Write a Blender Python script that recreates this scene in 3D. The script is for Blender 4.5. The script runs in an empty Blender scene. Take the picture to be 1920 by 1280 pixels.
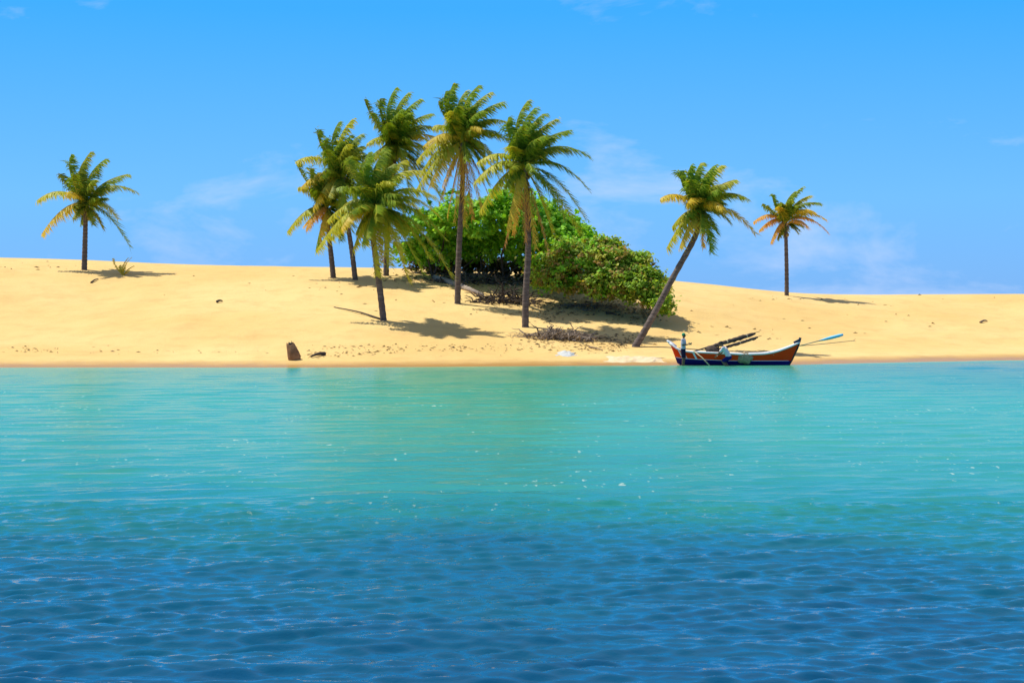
import bpy, bmesh, math, random
import numpy as np
from mathutils import Vector, Matrix

# ------------------------------------------------------------------ camera, sky, sun, exposure
S = bpy.context.scene
C = S.collection
F = 3200.0            # focal length in photo pixels (1920 wide)
HC = 3.3              # camera height above the water
HORIZON = 565.0       # photo row of the true horizon
cam_d = bpy.data.cameras.new('camera')
cam_d.sensor_width = 36.0
cam_d.lens = 36.0 * F / 1920.0
cam_d.shift_y = -(640.0 - HORIZON) / 1920.0
cam_d.clip_start = 0.5
cam_d.clip_end = 9000.0
cam = bpy.data.objects.new('camera', cam_d)
C.objects.link(cam)
cam.location = (0, 0, HC)
cam.rotation_euler = (math.radians(90), 0, 0)
S.camera = cam

SHADOW = Vector((0.50, -0.20, -1.0))          # the way sunlight travels
elev = math.atan2(1.0, math.hypot(SHADOW.x, SHADOW.y))
azim = math.atan2(-SHADOW.x, -SHADOW.y)

W = bpy.data.worlds.new('World')
S.world = W
W.use_nodes = True
nt = W.node_tree
nt.nodes.clear()
def N(tree, t, **kw):
    n = tree.nodes.new(t)
    for k, v in kw.items():
        setattr(n, k, v)
    return n
wout = N(nt, 'ShaderNodeOutputWorld')
bg = N(nt, 'ShaderNodeBackground')
sky = N(nt, 'ShaderNodeTexSky', sky_type='NISHITA', sun_disc=False)
sky.sun_elevation = elev
sky.sun_rotation = azim
sky.altitude = 0
sky.air_density = 1.0
sky.dust_density = 0.15
sky.ozone_density = 3.0
hs = N(nt, 'ShaderNodeHueSaturation')
hs.inputs['Saturation'].default_value = 1.30
hs.inputs['Value'].default_value = 1.0
tint = N(nt, 'ShaderNodeMix', data_type='RGBA', blend_type='MULTIPLY')
tint.inputs['Factor'].default_value = 1.0
tint.inputs[7].default_value = (0.50, 0.93, 1.30, 1)
nt.links.new(sky.outputs[0], hs.inputs['Color'])
nt.links.new(hs.outputs[0], tint.inputs[6])
# thin fair-weather cloud, laid on a flat layer all the way round
tc = N(nt, 'ShaderNodeTexCoord')
sep = N(nt, 'ShaderNodeSeparateXYZ')
nt.links.new(tc.outputs['Generated'], sep.inputs[0])
mpc = N(nt, 'ShaderNodeMapping'); mpc.inputs['Scale'].default_value = (1, 1, 2.6)
nt.links.new(tc.outputs['Generated'], mpc.inputs[0])
cn = N(nt, 'ShaderNodeTexNoise'); cn.inputs['Scale'].default_value = 9.0
cn.inputs['Detail'].default_value = 8; cn.inputs['Roughness'].default_value = 0.6
cn.inputs['Distortion'].default_value = 0.3
nt.links.new(mpc.outputs[0], cn.inputs['Vector'])
cz = N(nt, 'ShaderNodeMapRange', interpolation_type='SMOOTHSTEP'); cz.inputs['From Min'].default_value = 0.0; cz.inputs['From Max'].default_value = 0.13
cz.inputs['To Min'].default_value = 0.455; cz.inputs['To Max'].default_value = 0.62
nt.links.new(sep.outputs['Z'], cz.inputs['Value'])
cs_ = N(nt, 'ShaderNodeMath', operation='SUBTRACT'); nt.links.new(cn.outputs[0], cs_.inputs[0]); nt.links.new(cz.outputs[0], cs_.inputs[1])
cr = N(nt, 'ShaderNodeMapRange'); cr.inputs['From Min'].default_value = 0.0
cr.inputs['From Max'].default_value = 0.2; cr.inputs['To Max'].default_value = 0.55
nt.links.new(cs_.outputs[0], cr.inputs['Value'])
cmix = N(nt, 'ShaderNodeMix', data_type='RGBA')
nt.links.new(cr.outputs[0], cmix.inputs[0])
# clear tropical air: the pale band over the horizon stays blue
zr = N(nt, 'ShaderNodeMapRange'); zr.inputs['From Min'].default_value = 0.0; zr.inputs['From Max'].default_value = 0.6
nt.links.new(sep.outputs['Z'], zr.inputs['Value'])
blue = N(nt, 'ShaderNodeValToRGB')
for p_, c_ in ((0.0, (2.0, 4.7, 10.2, 1)), (0.10, (1.75, 5.4, 11.2, 1)), (0.28, (0.50, 4.5, 11.8, 1)), (0.55, (0.7, 3.9, 10.0, 1)), (1.0, (3.6, 3.6, 4.8, 1))):
    el_ = blue.color_ramp.elements
    q_ = el_[0] if p_ == 0.0 else (el_[-1] if p_ == 1.0 else el_.new(p_))
    q_.position = p_; q_.color = c_
nt.links.new(zr.outputs[0], blue.inputs[0])
air = N(nt, 'ShaderNodeMix', data_type='RGBA'); air.inputs[0].default_value = .85
nt.links.new(tint.outputs[2], air.inputs[6]); nt.links.new(blue.outputs[0], air.inputs[7])
nt.links.new(air.outputs[2], cmix.inputs[6])
cmix.inputs[7].default_value = (6.2, 7.6, 10.6, 1)
nt.links.new(cmix.outputs[2], bg.inputs['Color'])
bg.inputs['Strength'].default_value = 0.085
nt.links.new(bg.outputs[0], wout.inputs[0])

sun_d = bpy.data.lights.new('sun', 'SUN')
sun_d.energy = 4.6
sun_d.angle = math.radians(0.53)
sun_d.color = (1.0, 0.95, 0.86)
sun = bpy.data.objects.new('sun', sun_d)
C.objects.link(sun)
sun.location = (-30, 60, 60)
sun.rotation_euler = SHADOW.to_track_quat('-Z', 'Y').to_euler()

S.view_settings.view_transform = 'Standard'
S.view_settings.look = 'None'
S.view_settings.gamma = 1.0
S.view_settings.exposure = 0.22
S.view_settings.use_curve_mapping = False
S.render.engine = 'CYCLES'
S.cycles.max_bounces = 8
S.cycles.transparent_max_bounces = 8

# ------------------------------------------------------------------ helpers
def tag(o, label=None, cat=None, group=None, kind=None):
    if label: o['label'] = label
    if cat: o['category'] = cat
    if group: o['group'] = group
    if kind: o['kind'] = kind
    return o

def empty(name, loc, label=None, cat=None, group=None):
    o = bpy.data.objects.new(name, None)
    o.empty_display_size = 0.3
    C.objects.link(o)
    o.location = loc
    return tag(o, label, cat, group)

class MB:
    """collects geometry in world space; build() links it as one mesh"""
    def __init__(self):
        self.v = []; self.f = []; self.c = []; self.col = (1, 1, 1)
    def add(self, verts, faces):
        o = len(self.v)
        self.v += [tuple(p) for p in verts]
        self.c += [self.col] * len(verts)
        self.f += [tuple(i + o for i in f) for f in faces]
    def tube(self, path, radii, sides=8, caps=True):
        path = [Vector(p) for p in path]
        n = len(path)
        vs = []; fs = []
        ref = None
        for i, p in enumerate(path):
            t = (path[min(i + 1, n - 1)] - path[max(i - 1, 0)]).normalized()
            if ref is None:
                ref = t.orthogonal().normalized()
            ref = (ref - t * ref.dot(t))
            ref = ref.normalized() if ref.length > 1e-6 else t.orthogonal().normalized()
            b = t.cross(ref)
            r = radii[i] if hasattr(radii, '__len__') else radii
            for k in range(sides):
                a = 2 * math.pi * k / sides
                vs.append(p + (ref * math.cos(a) + b * math.sin(a)) * r)
        for i in range(n - 1):
            for k in range(sides):
                k2 = (k + 1) % sides
                fs.append((i * sides + k, i * sides + k2, (i + 1) * sides + k2, (i + 1) * sides + k))
        if caps:
            fs.append(tuple(range(sides))[::-1])
            fs.append(tuple((n - 1) * sides + k for k in range(sides)))
        self.add(vs, fs)
    def ball(self, c, r, seg=10, ring=7, rot=None):
        c = Vector(c)
        r = Vector(r) if hasattr(r, '__len__') else Vector((r, r, r))
        vs = [(0, 0, 1)]
        for i in range(1, ring):
            a = math.pi * i / ring
            for k in range(seg):
                b = 2 * math.pi * k / seg
                vs.append((math.sin(a) * math.cos(b), math.sin(a) * math.sin(b), math.cos(a)))
        vs.append((0, 0, -1))
        fs = [(0, 1 + k, 1 + (k + 1) % seg) for k in range(seg)]
        for i in range(ring - 2):
            for k in range(seg):
                a0 = 1 + i * seg + k; a1 = 1 + i * seg + (k + 1) % seg
                fs.append((a0, a0 + seg, a1 + seg, a1))
        l = len(vs) - 1; o = 1 + (ring - 2) * seg
        fs += [(o + k, l, o + (k + 1) % seg) for k in range(seg)]
        out = []
        for p in vs:
            q = Vector((p[0] * r.x, p[1] * r.y, p[2] * r.z))
            if rot is not None: q = rot @ q
            out.append(c + q)
        self.add(out, fs)
    def box(self, c, s, rot=None):
        c = Vector(c); vs = []
        for x in (-1, 1):
            for y in (-1, 1):
                for z in (-1, 1):
                    q = Vector((x * s[0] / 2, y * s[1] / 2, z * s[2] / 2))
                    if rot is not None: q = rot @ q
                    vs.append(c + q)
        self.add(vs, [(0, 1, 3, 2), (4, 6, 7, 5), (0, 4, 5, 1), (2, 3, 7, 6), (0, 2, 6, 4), (1, 5, 7, 3)])
    def build(self, name, mat, parent=None, smooth=True):
        o0 = Vector(parent_world(parent)) if parent is not None else Vector((0, 0, 0))
        me = bpy.data.meshes.new(name)
        me.from_pydata([(p[0] - o0.x, p[1] - o0.y, p[2] - o0.z) for p in self.v], [], self.f)
        ca = me.color_attributes.new('tone', 'FLOAT_COLOR', 'POINT')
        ca.data.foreach_set('color', np.array([(c[0], c[1], c[2], 1.0) for c in self.c], dtype=np.float32).ravel())
        if smooth:
            me.polygons.foreach_set('use_smooth', [True] * len(me.polygons))
        me.materials.append(mat)
        me.update()
        o = bpy.data.objects.new(name, me)
        C.objects.link(o)
        if parent is not None: o.parent = parent
        return o

def parent_world(o):
    v = Vector((0, 0, 0))
    while o is not None:
        v += o.location
        o = o.parent
    return v

def recenter(o):
    """put a one-mesh thing's origin at its base"""
    me = o.data
    co = np.empty(len(me.vertices) * 3, dtype=np.float32); me.vertices.foreach_get('co', co)
    co = co.reshape(-1, 3)
    b = (co.min(0) + co.max(0)) / 2; b[2] = co[:, 2].min()
    co -= b
    me.vertices.foreach_set('co', co.ravel()); me.update()
    o.location = tuple(float(q) for q in b)
    return o

# ---- value noise
_R = np.random.RandomState(7)
_TAB = _R.rand(256, 256)
def vnoise(x, y):
    x = np.asarray(x, float); y = np.asarray(y, float)
    xi = np.floor(x).astype(int); yi = np.floor(y).astype(int)
    fx = x - xi; fy = y - yi
    fx = fx * fx * (3 - 2 * fx); fy = fy * fy * (3 - 2 * fy)
    a = _TAB[xi % 256, yi % 256]; b = _TAB[(xi + 1) % 256, yi % 256]
    c = _TAB[xi % 256, (yi + 1) % 256]; d = _TAB[(xi + 1) % 256, (yi + 1) % 256]
    return (a * (1 - fx) + b * fx) * (1 - fy) + (c * (1 - fx) + d * fx) * fy

# ---- the lie of the land (world metres; measured off the photograph's shoreline and dune crest)
def _w(px, Y): return (px - 960.0) / F * Y
_sh = [(-700, 688), (0, 689), (300, 688.5), (600, 689), (850, 687.5), (1000, 686), (1200, 685), (1480, 684), (1600, 681), (1750, 678), (1920, 675), (2600, 668)]
SHX = [_w(p, HC * F / (q - HORIZON)) for p, q in _sh]
SHY = [HC * F / (q - HORIZON) for p, q in _sh]
_cr = [(-700, 476, 128), (0, 482, 128), (160, 486.5, 128), (300, 494, 127), (450, 498, 126), (600, 500, 125), (750, 502, 125), (900, 506, 126),
       (1100, 512, 127), (1250, 525, 128), (1350, 535, 130), (1475, 550, 132), (1600, 553, 134), (1920, 551, 136), (2600, 548, 136)]
CRX = [_w(p, Y) for p, q, Y in _cr]
CRY = [Y for p, q, Y in _cr]
CRZ = [HC + (HORIZON - q) / F * Y for p, q, Y in _cr]
def smooth_interp(x, X, V, w=2.0):
    x = np.asarray(x, float)
    s = 0
    for k, a in ((-1.5, .15), (-.75, .22), (0, .26), (.75, .22), (1.5, .15)):
        s = s + a * np.interp(x + k * w, X, V)
    return s
def shore(x): return smooth_interp(x, SHX, SHY, 1.5)
_pt = [0, .03, .10, .17, .25, .42, .6, .8, .93, 1.0]
_pz = [0, .020, .050, .095, .165, .36, .60, .85, .965, 1.0]
def terrain(x, y):
    x = np.asarray(x, float); y = np.asarray(y, float)
    ys = shore(x); yc = smooth_interp(x, CRX, CRY); zc = smooth_interp(x, CRX, CRZ)
    ys = ys + 0.35 * (vnoise(x * .22 + 3, x * 0 + .5) - .5) + .12 * (vnoise(x * .9, x * 0 + 7.5) - .5)
    t = (y - ys) / (yc - ys)
    tt = np.clip(t, 0, 1)
    p = (np.interp(tt - .03, _pt, _pz) + np.interp(tt, _pt, _pz) + np.interp(np.minimum(tt + .03, 1), _pt, _pz)) / 3
    p = p - p * 0 - (np.interp(.03, _pt, _pz) / 3) * np.clip(1 - tt / .03, 0, 1)
    z = zc * p
    bump = .50 * (vnoise(x * .11, y * .09) - .5) + .17 * (vnoise(x * .45 + 9, y * .35) - .5) + .035 * (vnoise(x * 1.5, y * 1.3 + 40) - .5)
    z = z + bump * np.clip(t * 3.5, 0, 1) * np.clip((1.0 - t) * 2.2 + .12, 0, 1)
    # a low wave-cut step in the beach
    st = ys + 3.6 + 1.2 * (vnoise(x * .15 + 50, x * 0) - .5)
    z = z + .10 * (1 / (1 + np.exp(-(y - st) * 5)) - .5) * np.clip((y - ys) / 2.0, 0, 1) * np.exp(-np.maximum(y - st, 0) / 3.0)
    back = np.clip((y - yc) / 70.0, 0, 1)
    zb = zc + (1.2 - zc) * (back * back * (3 - 2 * back))
    z = np.where(y > yc, zb + bump * .12 * np.clip(1 - back * 4, 0, 1), z)
    sea = np.clip(ys - y, 0, None)
    z = np.where(y < ys, -np.minimum(.16 * sea, .3 + .035 * sea), z)
    return np.maximum(z, -4.0)
def tz(x, y): return float(terrain(np.array([x]), np.array([y]))[0])

def P(px, py, Y):
    """photo pixel at distance Y -> world point"""
    return Vector(((px - 960.0) / F * Y, Y, HC - (py - HORIZON) / F * Y))
_YY = np.arange(84.0, 150.0, 0.05)
def G(px, py):
    """where the ray through a photo pixel first meets the sand"""
    x = (px - 960.0) / F * _YY
    zr = HC - (py - HORIZON) / F * _YY
    hit = np.nonzero(terrain(x, _YY) >= zr)[0]
    Y = _YY[hit[0]] if len(hit) else 126.0
    X = (px - 960.0) / F * Y
    return Vector((X, Y, tz(X, Y)))

# ------------------------------------------------------------------ materials
def mat(name):
    m = bpy.data.materials.new(name); m.use_nodes = True
    t = m.node_tree
    return m, t, t.nodes['Principled BSDF'], t.nodes['Material Output']

def noise(t, scale, detail=4, rough=.55, vec=None):
    n = N(t, 'ShaderNodeTexNoise')
    n.inputs['Scale'].default_value = scale; n.inputs['Detail'].default_value = detail
    n.inputs['Roughness'].default_value = rough
    if vec is not None: t.links.new(vec, n.inputs['Vector'])
    return n
def ramp(t, src, stops):
    r = N(t, 'ShaderNodeValToRGB')
    e = r.color_ramp.elements
    while len(e) < len(stops): e.new(0.5)
    for i, (p, c) in enumerate(stops):
        e[i].position = p; e[i].color = (*c, 1)
    t.links.new(src, r.inputs[0])
    return r
def mixc(t, fac, a, b, mode='MIX'):
    m = N(t, 'ShaderNodeMix', data_type='RGBA', blend_type=mode)
    for s, v in ((0, fac), (6, a), (7, b)):
        if isinstance(v, (int, float)): m.inputs[s].default_value = v
        elif isinstance(v, tuple): m.inputs[s].default_value = (*v, 1)
        else: t.links.new(v, m.inputs[s])
    return m.outputs[2]
def bump(t, bsdf, h, strength, dist):
    b = N(t, 'ShaderNodeBump'); b.inputs['Strength'].default_value = strength; b.inputs['Distance'].default_value = dist
    t.links.new(h, b.inputs['Height']); t.links.new(b.outputs[0], bsdf.inputs['Normal'])
    return b

def simple(name, c0, c1, scale=6, rough=.7, bstr=.3, bdist=.02, spec=.3):
    m, t, b, o = mat(name)
    tcn = N(t, 'ShaderNodeTexCoord')
    n = noise(t, scale, 5, .6, tcn.outputs['Object'])
    r = ramp(t, n.outputs[0], [(.3, c0), (.7, c1)])
    t.links.new(r.outputs[0], b.inputs['Base Color'])
    b.inputs['Roughness'].default_value = rough
    b.inputs['Specular IOR Level'].default_value = spec
    n2 = noise(t, scale * 4, 4, .6, tcn.outputs['Object'])
    bump(t, b, n2.outputs[0], bstr, bdist)
    return m

# sand
def make_sand():
    m, t, b, o = mat('sand')
    g = N(t, 'ShaderNodeNewGeometry')
    pos = g.outputs['Position']
    big = noise(t, .09, 3, .5, pos)
    mid = noise(t, .7, 5, .62, pos)
    fine = noise(t, 9, 5, .7, pos)
    c = ramp(t, big.outputs[0], [(.35, (.665, .45, .155)), (.65, (.725, .52, .205))]).outputs[0]
    c = mixc(t, ramp(t, mid.outputs[0], [(.48, (0, 0, 0)), (.78, (.55, .55, .55))]).outputs[0], c, (.55, .345, .12))
    c = mixc(t, ramp(t, fine.outputs[0], [(.60, (0, 0, 0)), (.82, (.5, .5, .5))]).outputs[0], c, (.45, .29, .105))
    sp = N(t, 'ShaderNodeSeparateXYZ'); t.links.new(pos, sp.inputs[0])
    wn = noise(t, .5, 4, .6, pos)
    ad = N(t, 'ShaderNodeMath', operation='MULTIPLY_ADD'); ad.inputs[1].default_value = -.16; t.links.new(wn.outputs[0], ad.inputs[0]); t.links.new(sp.outputs['Z'], ad.inputs[2])
    wet = N(t, 'ShaderNodeMapRange'); wet.inputs['From Min'].default_value = .17; wet.inputs['From Max'].default_value = -.03
    t.links.new(ad.outputs[0], wet.inputs['Value'])
    c = mixc(t, wet.outputs[0], c, (.42, .225, .055))
    t.links.new(c, b.inputs['Base Color'])
    rr = N(t, 'ShaderNodeMapRange'); rr.inputs['To Min'].default_value = .95; rr.inputs['To Max'].default_value = .35
    t.links.new(wet.outputs[0], rr.inputs['Value']); t.links.new(rr.outputs[0], b.inputs['Roughness'])
    b.inputs['Specular IOR Level'].default_value = .2
    s1 = N(t, 'ShaderNodeMath', operation='MULTIPLY_ADD'); s1.inputs[1].default_value = .35
    t.links.new(fine.outputs[0], s1.inputs[0]); t.links.new(mid.outputs[0], s1.inputs[2])
    bump(t, b, s1.outputs[0], .6, .16)
    return m
M_SAND = make_sand()

def make_water():
    m, t, b, o = mat('water')
    g = N(t, 'ShaderNodeNewGeometry'); pos = g.outputs['Position']
    at = N(t, 'ShaderNodeAttribute', attribute_name='shoal')
    n = noise(t, .35, 5, .6, pos)
    ad = N(t, 'ShaderNodeMath', operation='MULTIPLY_ADD'); ad.inputs[1].default_value = .16
    sub = N(t, 'ShaderNodeMath', operation='SUBTRACT'); sub.inputs[1].default_value = .5
    t.links.new(n.outputs[0], sub.inputs[0]); t.links.new(sub.outputs[0], ad.inputs[0]); t.links.new(at.outputs['Fac'], ad.inputs[2])
    body = ramp(t, ad.outputs[0], [(0.0, (.0, .066, .145)), (.25, (.0, .105, .165)), (.50, (.010, .20, .170)), (.80, (.06, .335, .195)), (.96, (.07, .36, .22)), (1.0, (.40, .32, .15))]).outputs[0]
    # small pale yellowish flecks, kept to the shallower water
    mp = N(t, 'ShaderNodeMapping'); mp.inputs['Scale'].default_value = (.9, .35, 1)
    t.links.new(pos, mp.inputs[0])
    f1 = noise(t, 6.5, 5, .65, mp.outputs[0]); f2 = noise(t, .25, 2, .5, pos)
    fm = N(t, 'ShaderNodeMath', operation='MULTIPLY_ADD'); fm.inputs[1].default_value = .25
    t.links.new(f2.outputs[0], fm.inputs[0]); t.links.new(f1.outputs[0], fm.inputs[2])
    fleck_mask = ramp(t, fm.outputs[0], [(.775, (0, 0, 0)), (.82, (.55, .55, .55))]).outputs[0]
    # wind lanes: bluer and greener streaks in the water body
    mp3 = N(t, 'ShaderNodeMapping'); mp3.inputs['Scale'].default_value = (.30, 1.0, 1)
    t.links.new(pos, mp3.inputs[0])
    ln = noise(t, .9, 6, .68, mp3.outputs[0])
    body = mixc(t, ramp(t, ln.outputs[0], [(.42, (0, 0, 0)), (.68, (.6, .6, .6))]).outputs[0], body, mixc(t, 1.0, body, (.3, .86, 1.06), 'MULTIPLY'))
    fs_ = N(t, 'ShaderNodeMapRange'); fs_.inputs['From Min'].default_value = .30; fs_.inputs['From Max'].default_value = .66; fs_.inputs['To Min'].default_value = .0
    t.links.new(at.outputs['Fac'], fs_.inputs['Value'])
    fx_ = N(t, 'ShaderNodeMath', operation='MULTIPLY'); t.links.new(fleck_mask, fx_.inputs[0]); t.links.new(fs_.outputs[0], fx_.inputs[1])
    c = mixc(t, fx_.outputs[0], body, (.72, .74, .52))
    t.links.new(c, b.inputs['Base Color'])
    b.inputs['IOR'].default_value = 1.33
    rm = N(t, 'ShaderNodeMapRange'); rm.inputs['From Min'].default_value = .15; rm.inputs['From Max'].default_value = .65
    rm.inputs['To Min'].default_value = .06; rm.inputs['To Max'].default_value = .24      # ripples too fine to build
    t.links.new(at.outputs['Fac'], rm.inputs['Value']); t.links.new(rm.outputs[0], b.inputs['Roughness'])
    mp2 = N(t, 'ShaderNodeMapping'); mp2.inputs['Scale'].default_value = (.8, 1, 1); mp2.inputs['Rotation'].default_value = (0, 0, .35)
    t.links.new(pos, mp2.inputs[0])
    r1 = noise(t, 7.5, 4, .62, mp2.outputs[0])
    bump(t, b, r1.outputs[0], .30, .04)
    return m
M_WATER = make_water()

def leaf_mat(name, trans=.35, rough=.45, spec=.35, gain=1.0):
    """vertex tone drives colour; thin leaf lets light through"""
    m, t, b, o = mat(name)
    at = N(t, 'ShaderNodeAttribute', attribute_name='tone')
    col = mixc(t, 1.0, at.outputs['Color'], (gain, gain, gain), 'MULTIPLY')
    t.links.new(col, b.inputs['Base Color'])
    b.inputs['Roughness'].default_value = rough
    b.inputs['Specular IOR Level'].default_value = spec
    tr = N(t, 'ShaderNodeBsdfTranslucent')
    t.links.new(mixc(t, 1.0, col, (1.25, 1.15, .55), 'MULTIPLY'), tr.inputs['Color'])
    mx = N(t, 'ShaderNodeMixShader'); mx.inputs[0].default_value = trans
    t.links.new(b.outputs[0], mx.inputs[1]); t.links.new(tr.outputs[0], mx.inputs[2])
    t.links.new(mx.outputs[0], o.inputs['Surface'])
    return m
M_FROND = leaf_mat('palm_frond', .36, .5, .2, 1.25)
M_LEAF = leaf_mat('broad_leaf', .40, .5, .2, 1.4)

def bark_mat():
    m, t, b, o = mat('palm_bark')
    tcn = N(t, 'ShaderNodeTexCoord')
    mp = N(t, 'ShaderNodeMapping'); mp.inputs['Scale'].default_value = (1, 1, 5)
    t.links.new(tcn.outputs['Object'], mp.inputs[0])
    n = noise(t, 2.2, 5, .65, mp.outputs[0])
    c = ramp(t, n.outputs[0], [(.3, (.060, .045, .038)), (.55, (.14, .105, .085)), (.75, (.27, .22, .18))]).outputs[0]
    t.links.new(c, b.inputs['Base Color']); b.inputs['Roughness'].default_value = .9
    bump(t, b, n.outputs[0], .6, .05)
    return m
M_BARK = bark_mat()
M_WOOD = simple('weathered_wood', (.10, .07, .05), (.30, .22, .15), 3, .9, .5, .03)
M_DARKWOOD = simple('dark_wood', (.030, .022, .018), (.10, .075, .055), 3, .85, .5, .03)
M_TWIG = simple('dry_twig', (.10, .075, .055), (.36, .28, .20), 2.5, .9, .3, .01)
M_STUMP = simple('stump_wood', (.17, .085, .035), (.36, .19, .085), 3.5, .85, .7, .05)
M_LITTER = leaf_mat('dry_litter', .1, .8, .1)
M_COCO = simple('coconut', (.16, .13, .03), (.34, .22, .06), 5, .6, .2, .01)

# ------------------------------------------------------------------ ground
def axis(core0, core1, step, lo, hi, g=1.25):
    a = list(np.arange(core0, core1 + 1e-6, step))
    s = step
    while a[-1] < hi:
        s *= g; a.append(min(a[-1] + s, hi))
    s = step; b = []
    v = core0
    while v > lo:
        s *= g; v = max(v - s, lo); b.append(v)
    return np.array(b[::-1] + a)

def grid_object(name, xs, ys, zf, material, attr=None):
    grids = xs if ys is None else [(xs, ys)]
    co = []; q = []; off = 0
    for gx_, gy_ in grids:
        X, Y = np.meshgrid(gx_, gy_)
        co.append(np.stack([X.ravel(), Y.ravel(), zf(X.ravel(), Y.ravel())], 1))
        i = np.arange(X.size).reshape(X.shape) + off
        q.append(np.stack([i[:-1, :-1], i[:-1, 1:], i[1:, 1:], i[1:, :-1]], -1).reshape(-1, 4))
        off += X.size
    co = np.concatenate(co); q = np.concatenate(q).astype(np.int32)
    me = bpy.data.meshes.new(name)
    me.vertices.add(len(co)); me.vertices.foreach_set('co', co.astype(np.float32).ravel())
    me.loops.add(q.size); me.loops.foreach_set('vertex_index', q.ravel())
    me.polygons.add(len(q)); me.polygons.foreach_set('loop_start', np.arange(0, q.size, 4, dtype=np.int32))
    me.polygons.foreach_set('use_smooth', np.ones(len(q), dtype=bool))
    if attr:
        a = me.attributes.new(attr[0], 'FLOAT', 'POINT')
        a.data.foreach_set('value', attr[1](co[:, 0], co[:, 1]).astype(np.float32))
    me.update(calc_edges=True)
    me.materials.append(material)
    o = bpy.data.objects.new(name, me); C.objects.link(o)
    return o

gx = axis(-42, 42, .35, -3000, 3000, 1.3)
gy = axis(80, 142, .28, 40, 5000, 1.3)
ground = grid_object('sand_dune', gx, gy, terrain, M_SAND)
tag(ground, kind='structure')

# ------------------------------------------------------------------ water
_wr = np.random.RandomState(3)
WAVES = []
for k in range(72):
    L = 0.11 * (20.0 ** (k / 71.0))
    th = math.radians(-80) + _wr.randn() * .30
    w_ = .30 + math.exp(-(math.log(L / .24) / .6) ** 2)
    A = .0096 * L * w_ * (.5 + _wr.rand())
    WAVES.append((L, math.cos(th) * 2 * math.pi / L, math.sin(th) * 2 * math.pi / L, A, _wr.rand() * 6.283))
def waves(x, y):
    z = np.zeros_like(x)
    gust = .65 + .7 * vnoise(x * .12 + 20, y * .07)
    dist = np.maximum(y, 8.0)
    near = 1 / (1 + np.exp((y - 31) / 6.0))
    amp = .60 + .50 * near
    for L, kx, ky, A, ph in WAVES:
        keep = np.clip((L / np.where(y < 28, np.maximum(.030, dist * .0022), np.maximum(.08, dist * .0040)) - 2.2) / 1.6, 0, 1)       # drop what the mesh cannot carry
        s = np.sin(kx * x + ky * y + ph)
        z += A * keep * s
    calm = np.clip((shore(x) - y) / 7.0, .06, 1)
    far = np.clip((np.abs(x) - 38) / 10, 0, 1) + np.clip((7 - y) / 6, 0, 1)
    return z * gust * amp * calm * np.clip(1 - far, 0, 1)
def shoal(x, y):
    """0 deep channel .. 1 at the sand: how shallow the water is"""
    d = shore(x) - y
    w = 4.0 * (vnoise(x * .08 + 5, y * .05) - .5) + 3.0 * (vnoise(x * .3, y * .22 + 11) - .5)
    e = y + w
    s = np.interp(e, [-50, 14, 18, 21, 24, 27, 31, 40, 55, 75, 90], [.0, .03, .10, .19, .31, .46, .62, .74, .82, .76, .68])
    s = s - .16 * np.clip((x - 10) / 14, 0, 1) * np.clip((y - 45) / 20, 0, 1)
    s = s - .10 * np.clip((-4 - x) / 16, 0, 1) * np.clip((60 - y) / 20, 0, 1) * np.clip((y - 25) / 10, 0, 1)
    edge = np.clip(1 - d / 5.0, 0, 1)
    s = s + (.90 - s) * edge * edge
    return np.where(d < .9, .90 + .10 * np.clip(1 - d / .9, 0, 1), s)
rows = [-3000, -1200, -400, -100, -30, -10, 0, 4, 7]
yv = 8.5
while yv < 28.0:
    rows.append(yv); yv += max(.028, .0022 * yv)
near_water = (axis(-12, 12, .030, -3000, 3000, 1.35), np.array(rows))
rows = []
yv = 27.7
while yv < 96.5:
    rows.append(yv); yv += .0040 * yv
rows += [98.5, 101]
far_water = (axis(-38, 38, .085, -3000, 3000, 1.35), np.array(rows))
water = grid_object('water', [near_water, far_water], None, waves, M_WATER, ('shoal', shoal))
tag(water, kind='structure')

# ------------------------------------------------------------------ palms
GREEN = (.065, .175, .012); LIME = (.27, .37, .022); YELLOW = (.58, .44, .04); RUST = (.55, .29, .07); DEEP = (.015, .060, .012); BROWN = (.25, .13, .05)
WIND = Vector((1, 0.1, .05))
def lerp(a, b, t): return tuple(a[i] + (b[i] - a[i]) * t for i in range(3))

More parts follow.
